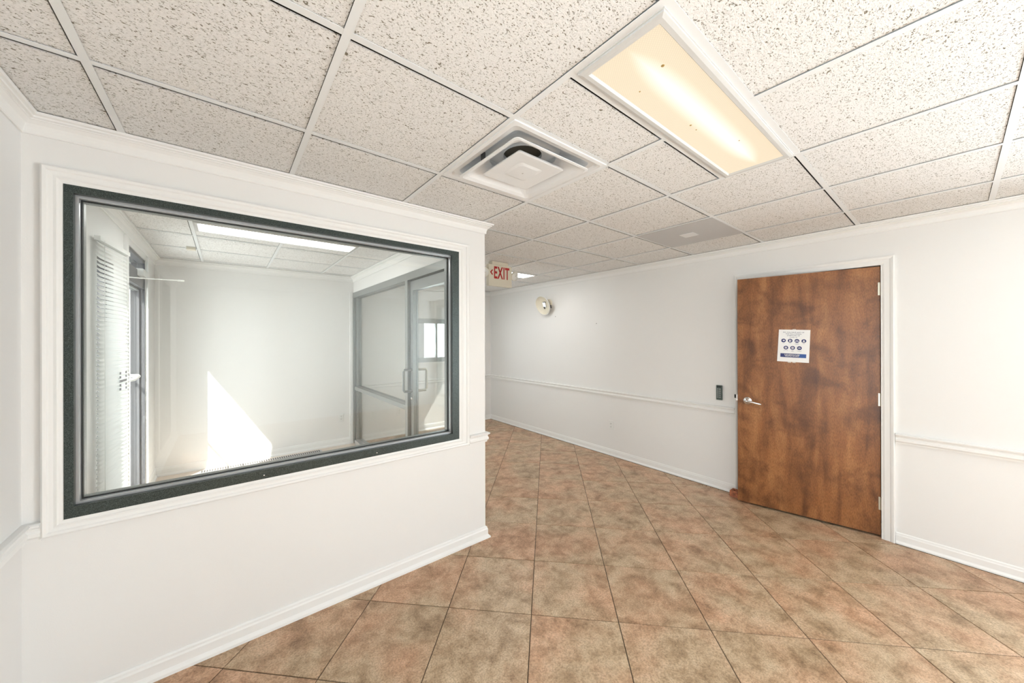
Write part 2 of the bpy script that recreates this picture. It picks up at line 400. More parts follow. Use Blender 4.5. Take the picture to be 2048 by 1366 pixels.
# wall over the glass partition
PX0, PX1, PXG = 1.44, 1.533, 1.492
bm = BM(); box(bm, PX0, PX1, YL + .1, YF, 2.165, TOP); box(bm, PX0, PX1, YL + .1, 2.44, 0, 2.165)
struct('wall_partition', bm, M['wall'])

# ------------------------------------------------------------ mouldings
CROWN = [(0, 0), (0, -.074), (.006, -.074), (.009, -.070), (.009, -.064), (.011, -.050), (.016, -.038), (.028, -.027), (.032, -.025), (.032, -.021), (.040, -.019), (.041, -.012), (.050, -.010), (.052, 0)]
RAIL = [(0, 0), (.010, 0), (.012, .012), (.020, .020), (.020, .034), (.014, .042), (.016, .052), (.026, .058), (.028, .067), (.020, .072), (0, .072)]
BASE = [(0, 0), (.030, 0), (.028, .012), (.018, .022), (.015, .026), (.015, .062), (.011, .070), (.010, .078), (.004, .084), (0, .084)]
# room on the left of the path direction
room = [(XC, YF), (XC, YL), (XE, YL), (XE, REAR)]
struct('trim_1', sweep([(XE, REAR), (XE, YL), (XC, YL), (XC, YF)][::-1], CROWN, H, 1), M['trim'])
struct('trim_2', sweep([(XR(REAR), REAR), (XR(YF), YF), (XC, YF)], CROWN, H, 1), M['trim'])
struct('trim_3', sweep([(PX0, YL + .1), (PX0, YF), (XE, YF), (XE, YL + .1)], CROWN, H2, 1), M['trim'])
CAS_L = FX0 - .056; CAS_R = FX1 + .085
struct('trim_4', sweep([(XC, YL + .26), (XC, YL), (CAS_R, YL)], RAIL, .722, 1), M['trim'])
struct('trim_5', sweep([(CAS_L, YL), (XE, YL), (XE, -.15)], RAIL, .722, 1), M['trim'])
struct('trim_6', sweep([(XR(1.315), 1.315), (XR(YF), YF), (PX1, YF)], RAIL, .754, 1), M['trim'])
struct('trim_7', sweep([(XR(-1.0), -1.0), (XR(.266), .266)], RAIL, .731, 1), M['trim'])
struct('baseboard_middle', sweep([(XC, YL + .26), (XC, YL), (XE, YL), (XE, REAR)], BASE, 0, 1), M['trim'])
struct('baseboard_right', sweep([(XR(1.315), 1.315), (XR(YF), YF), (PX1, YF)], [(d * .6, z) for d, z in BASE], 0, 1), M['trim'])
struct('baseboard_front', sweep([(XR(REAR), REAR), (XR(.266), .266)], [(d * .6, z) for d, z in BASE], 0, 1), M['trim'])
struct('baseboard_office', sweep([(PX0, YF), (XE, YF), (XE, DY1 + .1)], [(d * .7, z * 1.15) for d, z in BASE], 0, 1), M['trim'])
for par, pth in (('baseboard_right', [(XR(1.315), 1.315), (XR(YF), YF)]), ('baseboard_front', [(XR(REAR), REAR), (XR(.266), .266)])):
    obj('joint_shade', sweep(pth, [(0, 0), (.0215, 0), (.0215, .0028), (0, .0028)], .0002, 1), M['gap_shade'], bpy.data.objects[par])  # dark strip painting the shade line at the foot of the baseboard
# screw holes left in the right wall
for s_, z_ in ((2.962, 1.699), (3.72, 1.83)):
    bm = BM(); lathe(bm, [(0, .0012), (.005, .0012), (.006, 0)], RW(s_, z_), (-1, 0, 0), 10); obj('screw_hole', bm, M['slot'], wall_right)

# ------------------------------------------------------------ interior window (window_1)
win1 = sroot('window_1', ((FX0 + FX1) / 2, YL, FZ0))
def FW(a, b, d): return (a, YL - d, b)
CASP = [(0, 0), (0, .017), (.10, .021), (.26, .019), (.34, .013), (.55, .012), (.70, .014), (.78, .010), (1, .008), (1, 0)]
obj('casing', ringloop((CAS_L, CAS_R, FZ0 - .055, FZ1 + .062), (.056, .085, .055, .062), CASP, FW), M['trim'], win1)
def rect_ring(rect, w, d0, d1, mp):
    return ringloop(rect, w, [(0, d0), (0, d1), (1, d1), (1, d0)], mp)
obj('frame', rect_ring((FX0, FX1, FZ0, FZ1), (.026, .052, .045, .031), .010, -.098, FW), M['frame'], win1)
i1 = (FX0 + .026, FX1 - .052, FZ0 + .045, FZ1 - .031)
obj('glazing_stop', rect_ring(i1, (.010, .008, .010, .012), -.014, -.040, FW), M['frame_light'], win1)
i2 = (i1[0] + .006, i1[1] - .006, i1[2] + .006, i1[3] - .006)
obj('gasket', rect_ring(i2, (.008, .008, .008, .010), -.040, -.046, FW), M['black'], win1)
obj('glazing_stop', rect_ring(i1, (.014, .012, .012, .015), -.056, -.090, FW), M['frame_mid'], win1)
bm = BM(); box(bm, i2[0], i2[1], YL + .047, YL + .053, i2[2], i2[3]); obj('pane', bm, M['glass'], win1)
for sx_ in (.15, .72):
    bm = BM(); lathe(bm, [(0, .002), (.003, .0015), (.0035, 0)], (sx_, YL - .010, FZ0 + .018), (0, -1, 0), 8); obj('screw', bm, M['chrome'], win1)

# ------------------------------------------------------------ glass partition: sidelight (window_2) and door (door_2)
def PW(a, b, d): return (d, a, b)   # d is x here
w2 = sroot('window_2', (PXG, 4.4, 0))
MY0, MY1 = 3.43, 3.49
bm = BM(); box(bm, PX0 - .01, PX1 + .006, YF - .045, YF - .002, 0, 2.165); obj('jamb', bm, M['frame_mid'], w2)
bm = BM(); box(bm, PX0 + .02, PX1 - .02, YF - .085, YF - .045, 0, 2.09); obj('jamb_filler', bm, M['frame_mid'], w2)
bm = BM(); box(bm, PX0 - .05, PX0 - .012, YF - .014, YF, 0, 2.165); obj('casing', bm, M['trim'], w2)
bm = BM(); box(bm, PX0 - .01, PX1 + .006, 2.44, YF - .045, 2.09, 2.165); obj('head_rail', bm, M['frame_mid'], w2)
bm = BM(); box(bm, PX0 - .01, PX1 + .006, MY0, MY1, 0, 2.09); obj('mullion', bm, M['frame_mid'], w2)
bm = BM(); box(bm, PX0 - .01, PX1 + .006, MY1, YF - .085, .775, .822); obj('middle_rail', bm, M['frame_mid'], w2)
bm = BM(); box(bm, PX0 - .01, PX1 + .006, MY1, YF - .085, 0, .06); obj('bottom_rail', bm, M['frame_light'], w2)
for z0_, z1_ in ((.06, .775), (.822, 2.09)):
    bm = BM(); box(bm, PXG - .003, PXG + .003, MY1, YF - .085, z0_, z1_); obj('pane', bm, M['glass'], w2)
d2 = sroot('door_2', (PXG, 2.5, 0))
DA, DB = 2.485, 3.425
bm = BM(); box(bm, PX0 + .02, PX1 - .02, DB - .068, DB, .01, 2.08); obj('stile', bm, M['frame_mid'], d2)
bm = BM(); box(bm, PX0 + .02, PX1 - .02, DA, DA + .068, .01, 2.08); obj('stile', bm, M['frame_mid'], d2)
bm = BM(); box(bm, PX0 + .02, PX1 - .02, DA + .068, DB - .068, 1.985, 2.08); obj('top_rail', bm, M['frame_mid'], d2)
bm = BM(); box(bm, PX0 + .02, PX1 - .02, DA + .068, DB - .068, .01, .12); obj('bottom_rail', bm, M['frame_mid'], d2)
bm = BM(); box(bm, PX0 - .01, PX1 + .006, 2.44, DA - .004, 0, 2.09); obj('door_jamb', bm, M['frame_mid'], d2)
bm = BM(); box(bm, PXG - .003, PXG + .003, DA + .068, DB - .068, .12, 1.985); obj('pane', bm, M['glass'], d2)
def pull(xs, mt):
    y = DB - .034; bm = BM(); pts = [(xs[0], y, .975), (xs[1] * .9 + xs[0] * .1, y, .975), (xs[1], y, .99), (xs[1], y, 1.08), (xs[1], y, 1.175), (xs[1] * .9 + xs[0] * .1, y, 1.19), (xs[0], y, 1.19)]
    tube(bm, pts, .0125, 10); return obj('pull_handle', bm, mt, d2, smooth=True)
pull((PX0 + .02, 1.372), M['frame_mid']); pull((PX1 - .02, 1.62), M['cream'])
bm = BM(); lathe(bm, [(0, .014), (.014, .013), (.017, .005), (.018, 0)], (PX0 + .02, DB - .034, .905), (-1, 0, 0), 16); obj('lock_cylinder', bm, M['chrome'], d2, smooth=True)

# ------------------------------------------------------------ sliding window of the end wall (window_3)
w3 = sroot('window_3', ((EW[0] + EW[1]) / 2, YF, EW[2]))
def EWm(a, b, d): return (a, YF - d, b)
obj('frame', rect_ring(EW, (.05, .05, .075, .075), .014, -.10, EWm), M['frame_mid'], w3)
bm = BM(); box(bm, EW[0] + .05, 2.55, YF + .02, YF + .05, EW[2] + .075, EW[3] - .075); obj('fixed_panel', bm, M['frame_light'], w3)
for a_, b_2 in ((2.55, 2.755), (2.785, 3.13)):
    bm = BM(); box(bm, a_, b_2, YF + .03, YF + .036, EW[2] + .075, EW[3] - .075); obj('pane', bm, M['glass'], w3)
bm = BM(); box(bm, 2.755, 2.785, YF + .01, YF + .055, EW[2] + .075, EW[3] - .075); obj('mullion', bm, M['frame_mid'], w3)
bm = BM(); box(bm, EW[0] - .02, EW[1] + .02, YF - .035, YF, EW[2] - .035, EW[2]); bevel(bm, .004); obj('sill', bm, M['trim'], w3)

# ------------------------------------------------------------ exterior wall of the office: window_4 backlighting the blind, door_3
w4 = sroot('window_4', (XE, 3.6, .25))  # unseen window added so sun glows through the blind
def XWm(a, b, d): return (XE + d, a, b)
obj('frame', rect_ring((WY0, WY1, .25, 2.03), (.04, .04, .04, .04), -.03, -.10, XWm), M['ext_frame'], w4)
bm = BM(); box(bm, XE - .07, XE - .064, WY0 + .04, WY1 - .04, .29, 1.99); obj('pane', bm, M['glass'], w4)

d3 = sroot('door_3', (XE - .04, DY0, 0))
X0_, X1_ = XE - .105, XE - .008
def dpart(name, y0, y1, z0, z1, mt, xa=X0_, xb=X1_):
    bm = BM(); box(bm, xa, xb, y0, y1, z0, z1); return obj(name, bm, mt, d3)
dpart('door_jamb', DY1 - .012, DY1, 0, 2.262, M['ext_frame']); dpart('door_jamb', DY0, DY0 + .012, 0, 2.262, M['ext_frame'])
dpart('casing', DY0 - .075, DY0 + .004, 0, 2.30, M['trim'], XE, XE + .018)
dpart('transom_bar', DY0 + .012, DY1 - .012, 1.985, 2.125, M['ext_frame']); dpart('head_rail', DY0 + .012, DY1 - .012, 2.235, 2.262, M['ext_frame'])
dpart('transom_pane', DY0 + .012, DY1 - .012, 2.125, 2.235, M['glass'], XE - .06, XE - .054)
sx0, sx1 = XE - .088, XE - .043
dpart('stile', 4.866, DY1 - .014, .01, 1.98, M['ext_frame'], sx0, sx1); dpart('stile', DY0 + .014, DY0 + .035, .01, 1.98, M['frame_mid'], sx0, sx1)
dpart('top_rail', DY0 + .035, 4.866, 1.965, 1.98, M['frame_mid'], sx0, sx1); dpart('bottom_rail', DY0 + .035, 4.866, .01, .11, M['frame_mid'], sx0, sx1)
dpart('pane', DY0 + .035, 4.866, .11, 1.965, M['glass'], XE - .068, XE - .062)
bm = BM(); tube(bm, [(sx1, 4.20, 1.168), (XE + .0, 4.21, 1.168), (XE + .012, 4.24, 1.169), (XE + .012, 4.42, 1.18), (XE + .004, 4.455, 1.183), (sx1, 4.46, 1.183)], .014, 10); obj('push_bar', bm, M['plastic'], d3, smooth=True)
bm = BM(); tube(bm, [(sx0, 4.86, 1.16), (XE - .118, 4.85, 1.16), (XE - .118, 4.08, 1.16), (sx0, 4.07, 1.16)], .012, 10); obj('outer_pull_bar', bm, M['frame_mid'], d3, smooth=True)
bm = BM(); box(bm, XE - .05, XE + .03, 4.52, 4.79, 2.075, 2.135); bevel(bm, .012); obj('closer_body', bm, M['plastic'], d3)
bm = BM(); tube(bm, [(XE - .01, 4.14, 2.004), (XE + .10, 4.22, 2.012), (-.325, 4.4, 2.038)], .0045, 8); tube(bm, [(-.345, 4.386, 2.036), (-.305, 4.412, 2.04)], .008, 8); obj('closer_rod', bm, M['plastic'], d3)
bm = BM(); box(bm, XE, XE + .014, DY1, DY1 + .07, 0, 2.30); obj('casing', bm, M['trim'], d3)

# mini blind modelled in place of a reflection in the glass, its far end standing a little off the wall: every slat is a part
BA = Vector((-.600, 3.099, 0)); BD = Vector((.0998, .995, 0)); BN = Vector((.995, -.0998, 0)); BLN = .488
def BP(t, z, o_=0.): return tuple(BA + BD * t + BN * o_ + Vector((0, 0, z)))
bl = thing('window_blind', 'white mini blind standing in for a reflection in the interior window, left of the exterior glass door', 'blind', BP(BLN / 2, 2.11))
def bbox_(t0, t1, z0, z1, o0, o1): 
    bm = BM(); box(bm, t0, t1, z0, z1, o0, o1, lambda a, b, c__: BP(a, b, c__)); return bm
obj('reflected_headrail', bbox_(0, BLN, 2.080, 2.106, .0, .026), M['plastic'], bl)
M['slat'] = mat('reflected_blind_slat', (.88, .88, .86), .45)
m = M['slat']; tl = N(m, 'ShaderNodeBsdfTranslucent'); tl.inputs[0].default_value = (.9, .9, .88, 1); ms = N(m, 'ShaderNodeMixShader'); ms.inputs[0].default_value = .10
L(m, bsdf(m).outputs[0], ms.inputs[1]); L(m, tl.outputs[0], ms.inputs[2]); L(m, ms.outputs[0], m.node_tree.nodes['Material Output'].inputs[0])
prof = [(.003, .0145), (.0075, .008), (.014, -.002), (.0235, -.0125)]
ct = Vector(BP(BLN / 2, 0, 0)); bm = BM()
va = [[bm.verts.new(Vector(BP(t, z_, o_)) - ct) for o_, z_ in prof] for t in (.004, BLN - .004)]
for k in range(3): bm.faces.new((va[0][k], va[0][k + 1], va[1][k + 1], va[1][k]))
me = bpy.data.meshes.new('slat'); bm.to_mesh(me); bm.free(); me.materials.append(M['slat'])
z = 2.066; slat_z = []
while z > .12:
    o = bpy.data.objects.new('slat', me); COL.objects.link(o); o.parent = bl; o.location = Vector((ct.x, ct.y, z)) - bl.location  # slat of the blind standing in for a reflection
    slat_z.append(z); z -= .0262
obj('bottom_rail', bbox_(0, BLN, z - .002, z + .014, .004, .022), M['plastic'], bl)
for t in (.06, BLN - .06):
    bm = BM(); tube(bm, [BP(t, 2.09, .026), BP(t, z, .026)], .0012, 6); obj('reflected_ladder_cord', bm, M['plastic'], bl)
M['letter_shade'] = mat('grey_letter_shade', (.30, .30, .31), .6)  # shade of a letter on the glass, painted as grey strips on slats
t0_, t1_ = .296, .424
bm = BM()
for zz in slat_z:
    if 1.17 < zz < 1.295:
        bars = [(t0_, t0_ + .026), (t1_ - .026, t1_)]
        if 1.222 < zz < 1.25: bars.append((t0_ + .026, t1_ - .026))
        for a_, b_2 in bars: box(bm, a_, b_2, zz - .009, zz + .006, .0238, .0246, lambda a, b, c__: BP(a, b, c__))
o = obj('lettering', bm, M['letter_shade'], bl)

# ------------------------------------------------------------ ground and added sun-blocking canopy outside
M['concrete'] = mat('pale_concrete', (.52, .51, .49), .85)
bm = BM(); box(bm, -30, 30, -30, 30, -.20, -.10); struct('ground', bm, M['concrete'])
bm = BM(); box(bm, XE - .31, XE - .125, REAR - 1, YF + 1, 2.45, 2.6); struct('sun_block_overhang', bm, M['trim'])  # unseen overhang added to keep sun out of the transom
bm = BM(); box(bm, XE - .31, 4.7, REAR - .9, YF + 1., TOP, TOP + .12); struct('roof', bm, M['trim'])

# ------------------------------------------------------------ ceilings
XL = [XE, -.342, .27, .882, 1.494, 2.106, 2.718, 3.33, 3.90]
YLN = [REAR, -2.57, -1.965, -1.36, -.755, -.15, .455, 1.068, 1.675, 2.285, 2.895, 3.505, 4.11, 4.715, 5.32, YF]
bm = BM(); box(bm, XE, 3.95, REAR, YL + .1, H + .09, H + .12); box(bm, PX1, 3.95, YL + .1, YF, H + .09, H + .12)
ceiling = struct('ceiling', bm, M['gap_shade'])
bm = BM(); box(bm, XE, PX0, YL + .1, YF, H2 + .09, H2 + .12)
ceiling2 = struct('ceiling', bm, M['gap_shade'])
tcache = {}
TF = .012  # half width of a tee flange
def ctile(x0, x1, y0, y1, h, par):
    if x1 - x0 < .03 or y1 - y0 < .03: return
    gx, gy = (.005 if x1 < 0 else .001), (min(.026, .006 + .0085 * y0) if y0 > .4 else .0015)
    a0, a1, b0, b1 = x0 + TF * .4, x1 - TF - gx, y0 + TF + gy, y1 - TF * .4
    key = (round(a1 - a0, 3), round(b1 - b0, 3))
    if key not in tcache:
        w, d = (a1 - a0) / 2, (b1 - b0) / 2
        bm = BM(); box(bm, -w, w, -d, d, 0, .004); me = bpy.data.meshes.new('ceiling_tile')
        bmesh.ops.recalc_face_normals(bm, faces=bm.faces); bm.to_mesh(me); bm.free(); me.materials.append(M['tile']); tcache[key] = me
    o = bpy.data.objects.new('ceiling_tile', tcache[key]); COL.objects.link(o); o.parent = par
    o.location = Vector(((a0 + a1) / 2, (b0 + b1) / 2, h + .004)) - par.location
def tee(x0, x1, y0, y1, h, par):
    bm = BM(); box(bm, x0, x1, y0, y1, h, h + .0015)
    if x1 - x0 > y1 - y0: c_ = (y0 + y1) / 2; box(bm, x0, x1, c_ - .0012, c_ + .0012, h + .0015, h + .035)
    else: c_ = (x0 + x1) / 2; box(bm, c_ - .0012, c_ + .0012, y0, y1, h + .0015, h + .035)
    obj('grid_tee', bm, M['tee'], par)
LIGHTS = [(3, 6), (5, 11)]          # first cell of each two-cell light (column, row)
VENT, GRILLE = (3, 7), (6, 7)
YS = {6: .775, 11: 3.825}                                  # where a cell row is split to take a light one foot wide
lit_cells = set()
for i, j in LIGHTS: lit_cells |= {(i, j), (i + 1, j)}
for j in range(len(YLN) - 1):
    y0, y1 = YLN[j], YLN[j + 1]
    for i in range(len(XL) - 1):
        x0, x1 = XL[i], min(XL[i + 1], 3.90)
        if y0 >= YL and x1 <= XC + .01: continue
        xx0 = max(x0, PX1 - .0) if y0 >= YL else x0
        yy1 = y1
        if y0 < YL < y1 and x1 <= XC + .01: yy1 = YL + .02
        if (i, j) in (VENT, GRILLE): continue
        if (i, j) in lit_cells:
            ys = YS.get(j, y0 + .32)
            if y1 - ys > .05: ctile(xx0, x1, ys, yy1, H, ceiling)
            continue
        ctile(xx0, x1, y0, yy1, H, ceiling)
    # cross tees along X, cell by cell, run under the main tees' ends
for j in range(1, len(YLN) - 1):
    y = YLN[j]; xa = XE if y < YL else XC
    tee(xa, 3.90, y - TF, y + TF, H, ceiling)
for x in XL[1:-1]:
    ya, yb = REAR, (YL if x < XC else YF)
    segs = [(ya, yb)]
    for i, j in LIGHTS:
        if abs(x - XL[i + 1]) < 1e-6:   # a light straddles this line
            nn = []
            for s0, s1 in segs:
                l0, l1 = YLN[j], YS.get(j, YLN[j] + .32)
                if s0 < l0 < s1: nn += [(s0, l0), (l1, s1)]
                else: nn.append((s0, s1))
            segs = nn
    for s0, s1 in segs: tee(x - TF, x + TF, s0, s1, H - .0004, ceiling)
for i, j in LIGHTS:
    ys = YS.get(j, YLN[j] + .32)
    tee(XL[i], XL[i + 2], ys - TF, ys + TF, H, ceiling)
# wall angle
# office ceiling
XO = [XE, -.213, .402, 1.011, PX0]; YO = [YL + .1, 2.83, 3.445, 4.055, 4.665, 5.275, YF]
for i in range(4):
    for j in range(6):
        y0, y1 = YO[j], YO[j + 1]
        if j == 2 and i in (1, 2):
            ctile(XO[i], XO[i + 1], 3.845, y1, H2, ceiling2); ctile(XO[i], XO[i + 1], y0, 3.535, H2, ceiling2); continue
        ctile(XO[i], XO[i + 1], y0, y1, H2, ceiling2)
for y in YO[1:-1]: tee(XE, PX0, y - TF, y + TF, H2, ceiling2)
for x in XO[1:-1]:
    if abs(x - .402) < .01: tee(x - TF, x + TF, YO[0], 3.53, H2 - .0004, ceiling2); tee(x - TF, x + TF, 3.845, YF, H2 - .0004, ceiling2)
    else: tee(x - TF, x + TF, YO[0], YF, H2 - .0004, ceiling2)
for y in (3.53, 3.85): tee(XO[1], XO[3], y - TF, y + TF, H2, ceiling2)

# ------------------------------------------------------------ recessed lights
def troffer(label, x0, x1, y0, y1, h, lens, group=None, drop=.012):
    t = thing('ceiling_light', label, 'light', ((x0 + x1) / 2, (y0 + y1) / 2, h), group)
    x0 += TF; x1 -= TF; y0 += TF; y1 -= TF
    mp_ = lambda a, b, d: (a, b, h - d)
    obj('housing', ringloop((x0, x1, y0, y1), (.02, .02, .02, .02), [(0, -.06), (0, drop * .2), (1, drop * .2), (1, -.06)], mp_), M['fixture'], t)
    obj('door_frame', ringloop((x0 + .003, x1 - .003, y0 + .003, y1 - .003), (.030, .030, .030, .030), [(0, -.01), (0, drop * .7), (.35, drop), (.8, drop), (1, drop * .3), (1, -.01)], mp_), M['fixture'], t)
    bm = BM(); box(bm, x0 + .031, x1 - .031, y0 + .031, y1 - .031, h - drop * .35, h - drop * .35 + .004); obj('lens', bm, lens, t)
    bm = BM(); box(bm, x0, x1, y0, y1, h + .058, h + .062); obj('back_plate', bm, M['fixture'], t)
    return t
LBL = {0: 'long warm lit prismatic ceiling light overhead between the fissured tiles',
       1: 'small far lit ceiling light just behind the emergency lamp by the exit sign'}
for k, (i, j) in enumerate(LIGHTS):
    x0, x1, y0 = XL[i], XL[i + 2], YLN[j]; y1 = YS.get(j, y0 + .32)
    t0 = troffer(LBL[k], x0, x1, y0, y1, H, M['lens'] if k == 0 else M['lens_office'])
    if k == 0: main_light = t0
for x_, y_, r_ in ((1.08, .57, .006), (1.13, .68, .003), (1.47, .66, .0045), (1.52, .66, .003), (1.75, .58, .003)):
    bm = BM(); lathe(bm, [(0, .0018), (r_ * .8, .0014), (r_, 0)], (x_, y_, H - .0042), (0, 0, -1), 9); obj('dead_insect', bm, mat('dead_insect', (.45, .30, .10), .7), main_light)
troffer('bright white ceiling light inside the office behind the interior window', XO[1], XO[3], 3.53, 3.85, H2, M['lens_office'])

# ------------------------------------------------------------ square diffuser
vc = ((.882 + 1.494) / 2, (1.068 + 1.675) / 2); hv = (1.494 - .882) / 2
va_ = thing('air_diffuser', 'white square stepped air diffuser in the ceiling beside the long light', 'vent', (vc[0], vc[1], H))
def rsq(half, r, n=5):
    pts = []
    for cx_, cy_, a0 in ((half - r, half - r, 0), (-(half - r), half - r, 90), (-(half - r), -(half - r), 180), (half - r, -(half - r), 270)):
        for k in range(n):
            a = math.radians(a0 + 90 * k / (n - 1)); pts.append((cx_ + r * math.cos(a), cy_ + r * math.sin(a)))
    return pts
def sqloft(levels, closed=True, cap=False):
    bm = BM(); R = []
    for half, r, z_ in levels: R.append([bm.verts.new((vc[0] + x, vc[1] + y, z_)) for x, y in rsq(half, r)])
    pr_ = list(zip(R, R[1:])) + ([(R[-1], R[0])] if closed else [])
    for a, b in pr_:
        for k in range(len(a)):
            l = (k + 1) % len(a); bm.faces.new((a[k], a[l], b[l], b[k]))
    if cap: bm.faces.new(R[-1])
    return bm
M['vent'] = mat('white_enamel', (.84, .85, .86), .35)
obj('outer_frame', sqloft([(hv - .008, .004, H + .002), (hv - .008, .004, H - .005), (hv - .026, .02, H - .007), (hv - .036, .03, H - .002), (hv - .050, .035, H + .014), (hv - .072, .045, H + .040), (hv - .110, .06, H + .066), (hv - .150, .07, H + .078),
                           (hv - .150, .07, H + .081), (hv - .09, .045, H + .045), (hv - .065, .03, H + .010)]), M['vent'], va_, smooth=False)
obj('middle_cone', sqloft([(.238, .022, H - .018), (.238, .022, H - .022), (.228, .022, H - .0235), (.210, .03, H - .014), (.188, .05, H + .006), (.165, .08, H + .030), (.150, .10, H + .050), (.150, .10, H + .053), (.168, .08, H + .034), (.192, .05, H + .009), (.214, .03, H - .010)]), M['vent'], va_)
obj('centre_plate', sqloft([(.134, .01, H + .002), (.146, .012, H - .008), (.149, .012, H - .015), (.142, .012, H - .017), (.075, .02, H - .013), (.060, .03, H - .018), (.02, .015, H - .020)], closed=False, cap=True), M['vent'], va_)
bm = BM(); lathe(bm, [(.098, 0), (.098, .11), (.0, .11)], (vc[0], vc[1], H + .070), (0, 0, 1), 32); lathe(bm, [(.098, 0), (.16, .0005), (.25, .001)], (vc[0], vc[1], H + .079), (0, 0, 1), 32)
M['duct'] = mat('dark_duct', (.06, .07, .06), .8); obj('duct_neck', bm, M['vent'], va_)
bm = BM(); lathe(bm, [(0, .0), (.097, .0)], (vc[0], vc[1], H + .155), (0, 0, 1), 32); obj('duct_shadow_cap', bm, M['duct'], va_)
bm = BM(); lathe(bm, [(0, .0015), (.004, .001), (.005, 0)], (vc[0], vc[1], H - .0198), (0, 0, -1), 10); obj('screw', bm, M['steel'], va_)
for dx, dy in ((.21, -.05), (-.05, .21), (.21, .08), (-.21, .05)):
    bm = BM(); box(bm, vc[0] + dx - .008, vc[0] + dx + .008, vc[1] + dy - .008, vc[1] + dy + .008, H - .006, H + .040); obj('support_clip', bm, M['slot'], va_)

# ------------------------------------------------------------ perforated return panel
gx0, gx1, gy0, gy1 = XL[6] + TF, XL[7] - TF, YLN[7] + TF, YLN[8] - TF
M['grille'] = mat('grey_perforated_panel', (.44, .44, .45), .5)
c = coords(M['grille'], False); ck = N(M['grille'], 'ShaderNodeMapping'); ck.inputs['Scale'].default_value = (120, 120, 120); L(M['grille'], c, ck.inputs[0])
vo = N(M['grille'], 'ShaderNodeTexVoronoi'); vo.inputs['Randomness'].default_value = 0.; vo.inputs['Scale'].default_value = 1.; L(M['grille'], ck.outputs[0], vo.inputs['Vector'])
rv = ramp(M['grille'], vo.outputs['Distance'], [(.20, (.20, .20, .205)), (.38, (.56, .56, .565))]); L(M['grille'], rv.outputs[0], bsdf(M['grille']).inputs['Base Color'])
gt = thing('return_grille', 'flat grey perforated return air panel in the ceiling near the right wall', 'vent', ((gx0 + gx1) / 2, (gy0 + gy1) / 2, H))
bm = BM(); box(bm, gx0 - .006, gx1 + .006, gy0 - .006, gy1 + .006, H - .003, H + .004); bevel(bm, .001, 1); obj('panel', bm, M['grille'], gt)
cx, cy = (gx0 + gx1) / 2, (gy0 + gy1) / 2
bm = BM(); box(bm, cx - .055, cx + .055, cy - .055, cy + .055, H - .006, H - .003); bevel(bm, .001, 1); obj('centre_patch', bm, M['vent'], gt)

# ------------------------------------------------------------ exit sign with two lamp heads
EX0, EX1, EY, EZ0, EZ1 = 2.272, 2.600, 3.20, 2.092, 2.330
ex = thing('exit_sign', 'cream ceiling mounted EXIT sign with red letters and a left arrow', 'sign', ((EX0 + EX1) / 2, EY + .025, H))
bm = BM(); box(bm, EX0, EX1, EY, EY + .045, EZ0, EZ1); bevel(bm, .004, 2); obj('sign_body', bm, M['cream'], ex)
bm = BM(); box(bm, EX0 + .04, EX1 - .06, EY - .01, EY + .055, EZ1, H + .001); bevel(bm, .006, 2); obj('canopy', bm, M['cream'], ex)
M['red'] = mat('red_lettering', (.46, .008, .010), .4)
mw = Matrix.Translation((2.452, EY - .0005, 2.236)) @ Matrix(((1, 0, 0), (0, 0, -1), (0, 1, 0))).to_4x4()
text_mesh('lettering', 'EXIT', .188, mw, M['red'], ex, .0008, .54, bold=.0042, track=1.09)
bm = BM(); zc, xc = 2.243, 2.300
for sgn in (1, -1):
    p = [(xc - .008, zc), (xc + .010, zc), (xc + .034, zc + sgn * .028), (xc + .016, zc + sgn * .028)]
    v0_ = [bm.verts.new((a, EY - .0012, b)) for a, b in p]; v1_ = [bm.verts.new((a, EY + .001, b)) for a, b in p]
    bm.faces.new(v0_); bm.faces.new(v1_[::-1])
    for k in range(4): l = (k + 1) % 4; bm.faces.new((v0_[k], v0_[l], v1_[l], v1_[k]))
obj('arrow', bm, M['red'], ex)
M['lampglass'] = mat('ribbed_lamp_lens', (.80, .80, .76), .12, spec=.9)
for sx_, px_ in ((1, EX1 + .052), (-1, EX0 - .048)):
    ax = Vector((.18 * sx_, -.95, -.30)).normalized(); c0 = Vector((px_, EY + .02, 2.235))
    bm = BM(); lathe(bm, [(0, -.045), (.022, -.043), (.040, -.020), (.052, .004), (.056, .008), (.056, .014), (.050, .014)], c0, ax, 24); o = obj('lamp_head', bm, M['cream'], ex, smooth=True)
    bm = BM(); lathe(bm, [(.050, .013), (.040, .019), (.02, .023), (0, .024)], c0, ax, 24); obj('lens', bm, M['lampglass'], o, smooth=True)
    bm = BM(); lathe(bm, [(.012, .0235), (.010, .028), (0, .029)], c0 + Vector((.006, 0, .008)), ax, 12); obj('bulb', bm, M['chrome'], o, smooth=True)
    bm = BM(); tube(bm, [(px_ - sx_ * .05, EY + .022, 2.235), (px_, EY + .03, 2.238)], .012, 10); obj('swivel', bm, M['cream'], ex, smooth=True)

# ------------------------------------------------------------ round lamp head on the right wall
rl = thing('wall_lamp', 'round cream dish lamp tilted away from the far right wall', 'lamp', RW(3.86, 2.02))
ax = Vector((-.90, .02, -.34)).normalized(); c0 = Vector((3.79, 3.885, 2.012))
bm = BM(); lathe(bm, [(0, -.035), (.05, -.030), (.105, -.010), (.138, .016), (.147, .024), (.150, .030), (.147, .036), (.139, .034), (.128, .020), (.095, -.002), (.045, -.018), (0, -.022)], c0, ax, 40); o = obj('dish', bm, M['cream'], rl, smooth=True)
bm = BM(); lathe(bm, [(.147, .026), (.153, .030), (.149, .038), (.141, .034)], c0, ax, 40, closed=True); obj('rim', bm, M['plastic'], o, smooth=True)
bm = BM(); u_ = ax.cross(Vector((0, 0, 1))).normalized(); v_ = u_.cross(ax)
def lp(a, b, d): return tuple(c0 + u_ * a + v_ * b + ax * d)
